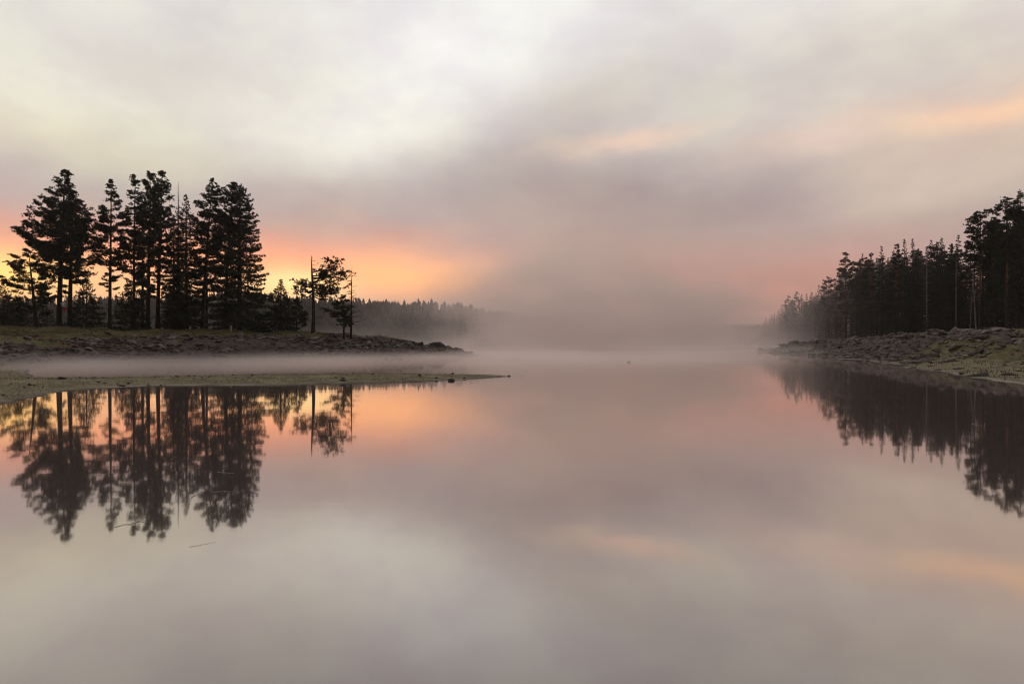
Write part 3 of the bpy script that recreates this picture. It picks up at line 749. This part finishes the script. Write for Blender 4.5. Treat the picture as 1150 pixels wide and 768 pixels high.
# ------------------------------------------------------------------ rocks
def rock_mesh(seed, flat):
    import bmesh
    rng = np.random.default_rng(seed)
    bm = bmesh.new(); bmesh.ops.create_icosphere(bm, subdivisions=2, radius=1.0)
    V = np.array([v.co for v in bm.verts]); 
    for i in range(12):
        nrm = rng.normal(0, 1, 3); nrm /= np.linalg.norm(nrm); c = rng.uniform(.28, .72)
        d = V @ nrm - c; V = V - np.where(d > 0, d, 0)[:, None] * nrm * 0.97
    V += (rng.normal(0, .022, V.shape)); V /= np.abs(V).max()
    V *= np.array([1.0, rng.uniform(.6, .95), flat])
    Fc = np.array([[v.index for v in f.verts] for f in bm.faces]); bm.free()
    return V, Fc
ROCKV = [rock_mesh(300 + i, [.30, .40, .26, .46, .34, .55, .28, .42][i]) for i in range(8)]
ROCKME = [mk_mesh('rock', v, f, ROCK) for v, f in ROCKV]
ROCKDK = [mk_mesh('stone', v, f, ROCK_DARK) for v, f in ROCKV]

def gen_rocks():
    rng = np.random.default_rng(77)
    out = []
    # stony bands on both banks
    X = rng.uniform(-75, -2, 60000); Y = rng.uniform(44, 100, 60000)
    h, ds, dl, dr, df, db, lump, fine = height(X, Y, True)
    px = CX + X / Y * F
    clump = fbm(X * .16, Y * .3, 91, 3)
    clump = np.where((X / Y < -.6) & (dl > 8), clump - .35, clump)
    keep = (dl > .6) & (dl < 15) & (px > -15) & (px < 530) & (rng.random(60000) < np.clip(.5 + clump * 1.6, 0.05, 1.0) * np.interp(dl, [0, 3, 11, 15], [.5, 1, .9, .15]))
    for i in np.nonzero(keep)[0]: out.append(('L', X[i], Y[i], h[i], rng.lognormal(-1.42, .45)))
    X = rng.uniform(18, 75, 60000); Y = rng.uniform(25, 140, 60000)
    h, ds, dl, dr, df, db, lump, fine = height(X, Y, True)
    px = CX + X / Y * F
    clump = fbm(X * .22, Y * .22, 95, 3)
    k = np.where(Y < 48, np.interp(dr, [0, 2, 4, 7, 14, 18], [.10, .10, .22, .6, .6, .05]) * np.clip(.4 + clump * 1.8, .02, 1.2), np.interp(dr, [0, 2, 9, 14, 18], [.3, .9, .9, .35, .02]))
    keep = (dr > .25) & (dr < 18) & (px > 850) & (px < 1165) & (rng.random(60000) < k * .4)
    for i in np.nonzero(keep)[0]: out.append(('R', X[i], Y[i], h[i], rng.lognormal(-1.4, .48) * np.interp(Y[i], [25, 45, 70], [.62, .9, 1.0])))
    X = rng.uniform(-32, 0, 30000); Y = rng.uniform(15, 40, 30000)
    h, ds, dl, dr, df, db, lump, fine = height(X, Y, True)
    px = CX + X / Y * F
    keep = (ds > .1) & (px > -10) & (px < 583) & (rng.random(30000) < np.clip(.01 + fbm(X * .5, Y * .8, 97, 3) * .08, .002, .05))
    for i in np.nonzero(keep)[0]: out.append(('S', X[i], Y[i], h[i], rng.lognormal(-2.75, .4)))
    return out
rocks = gen_rocks()
open('/tmp/rocks.txt','w').write(str([sum(1 for r in rocks if r[0] == k) for k in 'LRS'])) if 0 else print('ROCKS', len(rocks), [sum(1 for r in rocks if r[0] == k) for k in 'LRS'])
rocks.sort(key=lambda r: -r[4] / r[2])
LAB = {'L': ('grey brown rock lying in the stony band below the tall trees on the left bank', 'rocks in the stony band of the left bank'),
       'R': ('grey rock lying in the stony slope below the forest on the right bank', 'rocks on the stony slope of the right bank'),
       'S': ('small dark stone lying on the low grassy spit', 'small stones on the low spit')}
def put_rock(me, x, y, s, sink=.25, rz=0, tilt=(0, 0), label='', cat='rock', group=None, name='rock', z=None):
    o = link(name, me, loc=(x, y, (hz(x, y) if z is None else z) + s * .16)); o.scale = (s, s, s); o.rotation_euler = (tilt[0], tilt[1], rz)
    tag(o, label, cat, group); return o
NIND = 285
rq = random.Random(4)
rest = {'L': ([], [], 0), 'R': ([], [], 0), 'S': ([], [], 0)}
rest = {k: [[], [], 0] for k in 'LRS'}
for i, (k, x, y, h, s) in enumerate(rocks):
    j = rq.randrange(8); rz = rq.uniform(0, 6.28); tl = (rq.gauss(0, .18), rq.gauss(0, .18))
    if i < NIND:
        put_rock((ROCKDK if k == 'S' else ROCKME)[j], x, y, s, rz=rz, tilt=tl, label=LAB[k][0], group=LAB[k][1], cat='stone' if k == 'S' else 'rock', name='stone' if k == 'S' else 'rock', z=h)
    else:
        v, f = ROCKV[j]; M = np.array(Matrix.Rotation(rz, 3, 'Z') @ Matrix.Rotation(tl[0], 3, 'X'))
        r = rest[k]; r[0].append(v @ M.T * s + [x, y, h + s * .16]); r[1].append(f + r[2]); r[2] += len(v)
for k, lab in (('L', 'scattered smaller stones between the rocks of the left bank'), ('R', 'scattered smaller stones between the rocks of the right bank'), ('S', 'scattered pebbles on the low spit')):
    if rest[k][0]:
        tag(link('rubble', mk_mesh('rubble', np.concatenate(rest[k][0]), np.concatenate(rest[k][1]), ROCK if k != 'S' else ROCK_DARK)), lab, 'stones', kind='stuff')
# rocks one can single out
def named(px, py, s, j, label, Y=None, dark=False, rz=0.3, name='rock'):
    if Y is None: x, y = wpt(px, py)
    else: x, y = at(px, Y), Y
    return put_rock((ROCKDK if dark else ROCKME)[j], x, y, s, rz=rz, label=label, name=name, z=max(hz(x, y), -.02) - s * .14)
named(1103, 423.5, .60, 4, 'dark rounded boulder at the water edge of the right bank', dark=True)
named(1138, 424, .6, 6, 'flat dark slab right of the rounded boulder on the right shore', dark=True, rz=.1)
named(1125, 0, 2.3, 2, 'long pale flat slab at the top of the right bank under the pines', Y=84, rz=0)
named(1049, 0, 1.2, 5, 'rounded grey boulder crowning the rock heap on the right bank', Y=76)
named(1075, 416.5, .5, 2, 'low flat stone by the water left of the rounded boulder on the right shore', dark=True)
named(1022, 409.5, .42, 4, 'small dark stone at the tip of the grassy shelf on the right bank', dark=True)
named(508, 427.6, .22, 5, 'upright stone at the water edge near the end of the low spit', dark=True, name='stone')
named(572, 422.4, .10, 5, 'dark stone at the very tip of the low spit', dark=True, name='stone')
named(586, 422.6, .09, 3, 'tiny dark stone in the water just off the spit tip', dark=True, name='stone')
named(33, 436.5, .2, 1, 'dark stone on the grass at the left end of the low spit', dark=True, name='stone')
named(386, 429.5, .17, 5, 'dark stone near the lower edge in the middle of the low spit', dark=True, name='stone')
named(494, 0, 1.5, 5, 'dark hump of rock near the tip of the left point', Y=89, dark=True, rz=.2)
named(374, 0, .9, 5, 'dark boulder between the lone pine and the small open pine', Y=82, dark=True)
named(222, 0, .95, 3, 'greenish rounded boulder at the top of the left stony band', Y=80)
named(244, 0, 1.0, 0, 'pale flat boulder at the top of the left bank under the tall trees', Y=82)

# ------------------------------------------------------------------ grass
def grass(name, n, box, test, hgt, label, seed):
    rng = np.random.default_rng(seed)
    X = rng.uniform(box[0], box[1], n); Y = rng.uniform(box[2], box[3], n)
    h, ds, dl, dr, df, db, lump, fine = height(X, Y, True)
    ok = test(X, Y, ds, dl, dr, lump) & (fbm(X * .5, Y * .5, seed, 3) + rng.normal(0, .25, n) > -.02)
    X, Y, h = X[ok], Y[ok], h[ok]; n = len(X)
    a = rng.uniform(0, 6.283, n); L = hgt * rng.uniform(.5, 1.3, n); w = .012 + L * .07
    c, s = np.cos(a) * w, np.sin(a) * w; lx, ly = rng.normal(0, .4, (2, n)) * L
    V = np.stack([np.stack([X - c, Y - s, h - .02], 1), np.stack([X + c, Y + s, h - .02], 1), np.stack([X + lx, Y + ly, h + L], 1)], 1).reshape(-1, 3)
    o = link(name, mk_mesh(name, V, np.arange(n * 3).reshape(-1, 3), GRASS)); tag(o, label, 'grass', kind='stuff')
grass('grass', 160000, (-70, -12, 60, 100), lambda X, Y, ds, dl, dr, lu: (dl + lu * 10 > 12), .22, 'dry grass on top of the left bank under the trees', 501)
grass('grass', 45000, (-34, 0, 15, 37), lambda X, Y, ds, dl, dr, lu: (ds > .35), .05, 'short green grass on the low spit', 502)
grass('grass', 90000, (17, 80, 24, 110), lambda X, Y, ds, dl, dr, lu: ((dr > .5) & (dr < 8) & (Y < 60)) | (dr > 13), .13, 'olive grass between the rocks of the right bank', 503)

# ------------------------------------------------------------------ small things
CLOTH_W = plain_mat('white_cloth', (.7, .68, .66)); CLOTH_R = plain_mat('red_cloth', (.55, .03, .06))
def ribbon():
    Y = 86; x = at(72, Y); z0 = zat(349.5, Y); z1 = zat(340, Y); dx = 4.0 / F * Y
    root = bpy.data.objects.new('flag', None); COL.objects.link(root); root.location = (x, Y, z0)
    H = z1 - z0
    def sheet(nm, t0, t1, m):
        s = np.linspace(t0, t1, 6); V = []
        for t in s:
            cx = dx * (.5 - t) ; wd = .26 * (1 - abs(t - .45) * .9)
            for u in (-1, 0, 1):
                V.append((cx - dx * .2 + u * wd, .05 * math.sin(t * 6 + u), t * H)); 
            for u in (1, 0, -1):
                V.append((cx - dx * .2 + u * wd, .05 * math.sin(t * 6 + u) + .012, t * H))
        f = []
        for i in range(5):
            for k in range(6): f.append((i * 6 + k, i * 6 + (k + 1) % 6, i * 6 + 6 + (k + 1) % 6, i * 6 + 6 + k))
        link(nm, mk_mesh(nm, V, f, m, True), root)
    sheet('red_half', 0, .5, CLOTH_R); sheet('white_half', .5, 1, CLOTH_W)
    tag(root, 'small white and red cloth hanging between the two thick left trunks', 'flag')
ribbon()
STUMP = plain_mat('pale_stump_wood', (.26, .23, .205))
def stump(px, Y, h, r, label):
    x = at(px, Y); z = hz(x, Y); b = Buf(); s = np.linspace(0, 1, 6)
    tube(b, np.stack([.05 * s, 0 * s, -.15 + s * (h + .15)], 1), r * np.array([1.35, 1.1, 1, .95, .93, .9]), 9)
    v, f = b.arrays(); n = len(v); v = np.concatenate([v, [[.05, 0, h + .03]]]); f = np.concatenate([f, [[n - 9 + k, n - 9 + (k + 1) % 9, n] for k in range(9)]])
    tag(link('tree_stump', mk_mesh('tree_stump', v, f, STUMP), loc=(x, Y, z)), label, 'stump')
stump(271, 80, .42, .15, 'pale short stump at the foot of the rightmost tall conifer')
stump(259, 82, .85, .14, 'taller pale broken stump left of the short pale stump')
stump(213, 86, .6, .15, 'pale broken stump under the bare spired spruce')
DUCK = plain_mat('dark_plumage', (.03, .025, .022), .6)
def duck(px, py, label, rz):
    import bmesh
    x, y = wpt(px, py); bm = bmesh.new()
    m = bmesh.ops.create_uvsphere(bm, u_segments=16, v_segments=10, radius=1)
    for v in bm.verts:
        X, Yy, Z = v.co; tail = max(0, -X)
        v.co = (X * .24, Yy * .10 * (1 - .5 * tail ** 2), .045 + Z * .085 + tail ** 3 * .07)
    h = bmesh.ops.create_uvsphere(bm, u_segments=12, v_segments=8, radius=.05)
    for v in h['verts']: v.co = (v.co.x * 1.15 + .25, v.co.y * .9, v.co.z + .22)
    nk = bmesh.ops.create_cone(bm, segments=10, radius1=.055, radius2=.035, depth=.16, cap_ends=True)
    for v in nk['verts']: v.co = (v.co.x + .20 + v.co.z * .3, v.co.y, v.co.z + .14)
    bl = bmesh.ops.create_cone(bm, segments=8, radius1=.024, radius2=.012, depth=.08, cap_ends=True)
    for v in bl['verts']: v.co = (.335 + v.co.z, v.co.y * 1.2, .212 + v.co.x * .5)
    me = bpy.data.meshes.new('duck'); bm.to_mesh(me); bm.free(); me.materials.append(DUCK)
    me.polygons.foreach_set('use_smooth', np.ones(len(me.polygons), bool))
    o = link('duck', me, loc=(x, y, 0)); o.scale = (.55,) * 3; o.rotation_euler.z = rz; tag(o, label, 'bird', 'birds floating on the lake')
duck(706, 407, 'tiny dark water bird alone on the open water in the middle of the lake', .4)
duck(450, 403.5, 'right one of two tiny dark water birds in the misty channel', 2.6)
duck(433, 403.5, 'left one of two tiny dark water birds in the misty channel', .2)
REED = plain_mat('pale_floating_stem', (.5, .44, .36))
def floating(pxs, label, seed, r=.0020):
    rng = np.random.default_rng(seed); b = Buf()
    for seg in pxs:
        P = [wpt(*p) for p in seg]; t = np.linspace(0, 1, 12); tt = np.linspace(0, 1, len(P))
        x = np.interp(t, tt, [p[0] for p in P]); y = np.interp(t, tt, [p[1] for p in P])
        x = x + rng.normal(0, .006, 12); y = y + rng.normal(0, .02, 12)
        tube(b, np.stack([x, y, np.full(12, r * .3) + rng.uniform(0, .002, 12)], 1), np.full(12, r) * (1 - .5 * t), 5)
    v, f = b.arrays(); tag(link('floating_stem', mk_mesh('floating_stem', v, f, REED, True)), label, 'stem', 'reed stems floating on the lake')
floating([[(213, 613.5), (230, 611.5), (234, 610), (241, 609.5)]], 'single thin bent stem floating below the tree reflections', 1, .0011)
floating([[(128, 592), (150, 587), (166, 582.5)], [(146, 589), (158, 584)], [(150, 586.5), (165, 586)]], 'bunch of thin stems floating at the tip of the middle tree reflections', 2)
floating([[(213, 561), (219, 556), (226, 554)], [(216, 558), (226, 553)], [(237, 553), (248, 551.5), (258, 552)]], 'tangled stems floating across the right part of the tree reflections', 3)
floating([[(244, 530), (262, 531)], [(250, 528), (252, 533)]], 'crossed thin stems floating highest on the tree reflections', 4)
floating([[(1092, 476), (1098, 478), (1102, 477.5)]], 'short pale stem floating on the dark forest reflection at the right', 5)

# ------------------------------------------------------------------ air
def box(name, x0, x1, y0, y1, z0, z1, mat):
    V = [(x, y, z) for z in (z0, z1) for y in (y0, y1) for x in (x0, x1)]
    Fc = [(0, 2, 3, 1), (4, 5, 7, 6), (0, 1, 5, 4), (2, 6, 7, 3), (0, 4, 6, 2), (1, 3, 7, 5)]
    return link(name, mk_mesh(name, V, Fc, mat))
HAZE_D = 0.00019
m, N = new_mat('thin_morning_haze')
pv = N.n('ShaderNodeVolumePrincipled'); pv.inputs['Density'].default_value = HAZE_D; pv.inputs['Color'].default_value = (1, .905, .87, 1); pv.inputs['Anisotropy'].default_value = .68
o = N.n('ShaderNodeOutputMaterial'); N.l(pv.outputs[0], o.inputs['Volume'])
tag(box('haze', -6100, 6100, -100, 6100, -3.2, 66, m), 'thin even morning haze over the lake', 'haze', kind='stuff')

def mist_mat():
    m, N = new_mat('drifting_lake_mist')
    g = N.n('ShaderNodeNewGeometry'); P = g.outputs['Position']
    sp = N.n('ShaderNodeSeparateXYZ'); N.l(P, sp.inputs[0]); x, y, z = sp.outputs
    mp = N.n('ShaderNodeMapping'); mp.inputs['Scale'].default_value = (.035, .02, .07); N.l(P, mp.inputs[0])
    n = N.noise(mp.outputs[0], 1.0, 2, .55)
    nn = N.maprange(n, .36, .64, .12, 1.75)
    z1 = N.math('DIVIDE', z, N.maprange(y, 75, 190, MIST['h_low'], MIST['h_low'] + 3.5)); e1 = N.math('EXPONENT', N.math('MULTIPLY', N.math('POWER', z1, 2.0), -1.0))
    yn = N.math('SUBTRACT', y, N.math('MULTIPLY', N.maprange(x, 0, 40, 0, 40, False), 1.0))
    low = N.math('MULTIPLY', e1, N.math('MULTIPLY', N.math('MULTIPLY', N.math('MULTIPLY', N.maprange(yn, 26, 60, .02, 1.0), N.maprange(y, 75, 140, 1.0, .09)), N.maprange(y, 80, 150, 1.0, .22)), MIST['k_low']))
    z2 = N.math('EXPONENT', N.math('MULTIPLY', N.math('DIVIDE', z, MIST['h_mid']), -1.0))
    mid = N.math('MULTIPLY', z2, N.math('MULTIPLY', N.math('MULTIPLY', N.maprange(y, 110, 260), N.maprange(x, -70, 25, .22, 1.0)), MIST['k_mid']))
    # the fog bank standing over the middle of the lake
    dx = N.math('DIVIDE', N.math('SUBTRACT', x, MIST['bx']), MIST['bw']); dy = N.math('DIVIDE', N.math('SUBTRACT', y, MIST['by']), MIST['bd'])
    gz = N.math('EXPONENT', N.math('MULTIPLY', N.math('POWER', N.math('DIVIDE', z, MIST['bh']), 2.0), -1.0))
    gx = N.math('EXPONENT', N.math('MULTIPLY', N.math('ADD', N.math('POWER', N.math('ABSOLUTE', dx), 2.7), N.math('POWER', N.math('ABSOLUTE', dy), 4.0)), -1.0))
    bank = N.math('MULTIPLY', N.math('MULTIPLY', gx, gz), MIST['k_bank'])
    d = N.math('MULTIPLY', N.math('ADD', N.math('ADD', low, mid), bank), nn)
    top = N.maprange(z, 57, 38)
    d = N.math('MULTIPLY', d, top)
    pv = N.n('ShaderNodeVolumePrincipled'); N.l(d, pv.inputs['Density']); pv.inputs['Color'].default_value = (1, .90, .865, 1); pv.inputs['Anisotropy'].default_value = .68
    o = N.n('ShaderNodeOutputMaterial'); N.l(pv.outputs[0], o.inputs['Volume'])
    m.cycles.volume_step_rate = MIST['step']
    return m
MIST = dict(h_low=.5, k_low=.085, h_mid=4.5, k_mid=.007, bx=44, bw=60, by=300, bd=100, bh=30, k_bank=.031, step=.35)
tag(box('mist', -190, 150, 5, 420, .01, 58, mist_mat()), 'pale drifting mist lying on the lake and over its far shore', 'mist', kind='stuff')

# ------------------------------------------------------------------ camera and render settings
cam = bpy.data.cameras.new('camera'); cam.lens = 24; cam.sensor_width = 36; cam.clip_end = 20000; cam.clip_start = .05
co = bpy.data.objects.new('camera', cam); COL.objects.link(co); co.location = (0, 0, CAMH); co.rotation_euler = (R(90), 0, 0)
cam.shift_y = (HY - 384) / 1150 * -1 * -1
C.camera = co
C.render.engine = 'CYCLES'
C.cycles.max_bounces = 6; C.cycles.diffuse_bounces = 2; C.cycles.glossy_bounces = 3; C.cycles.volume_bounces = 3; C.cycles.transparent_max_bounces = 4
C.cycles.use_denoising = True; C.cycles.filter_width = 1.1
C.cycles.sample_clamp_indirect = 4
C.cycles.volume_max_steps = 256
C.view_settings.view_transform = 'Standard'; C.view_settings.look = 'None'; C.view_settings.gamma = 1; C.view_settings.use_curve_mapping = False
C.view_settings.exposure = 0
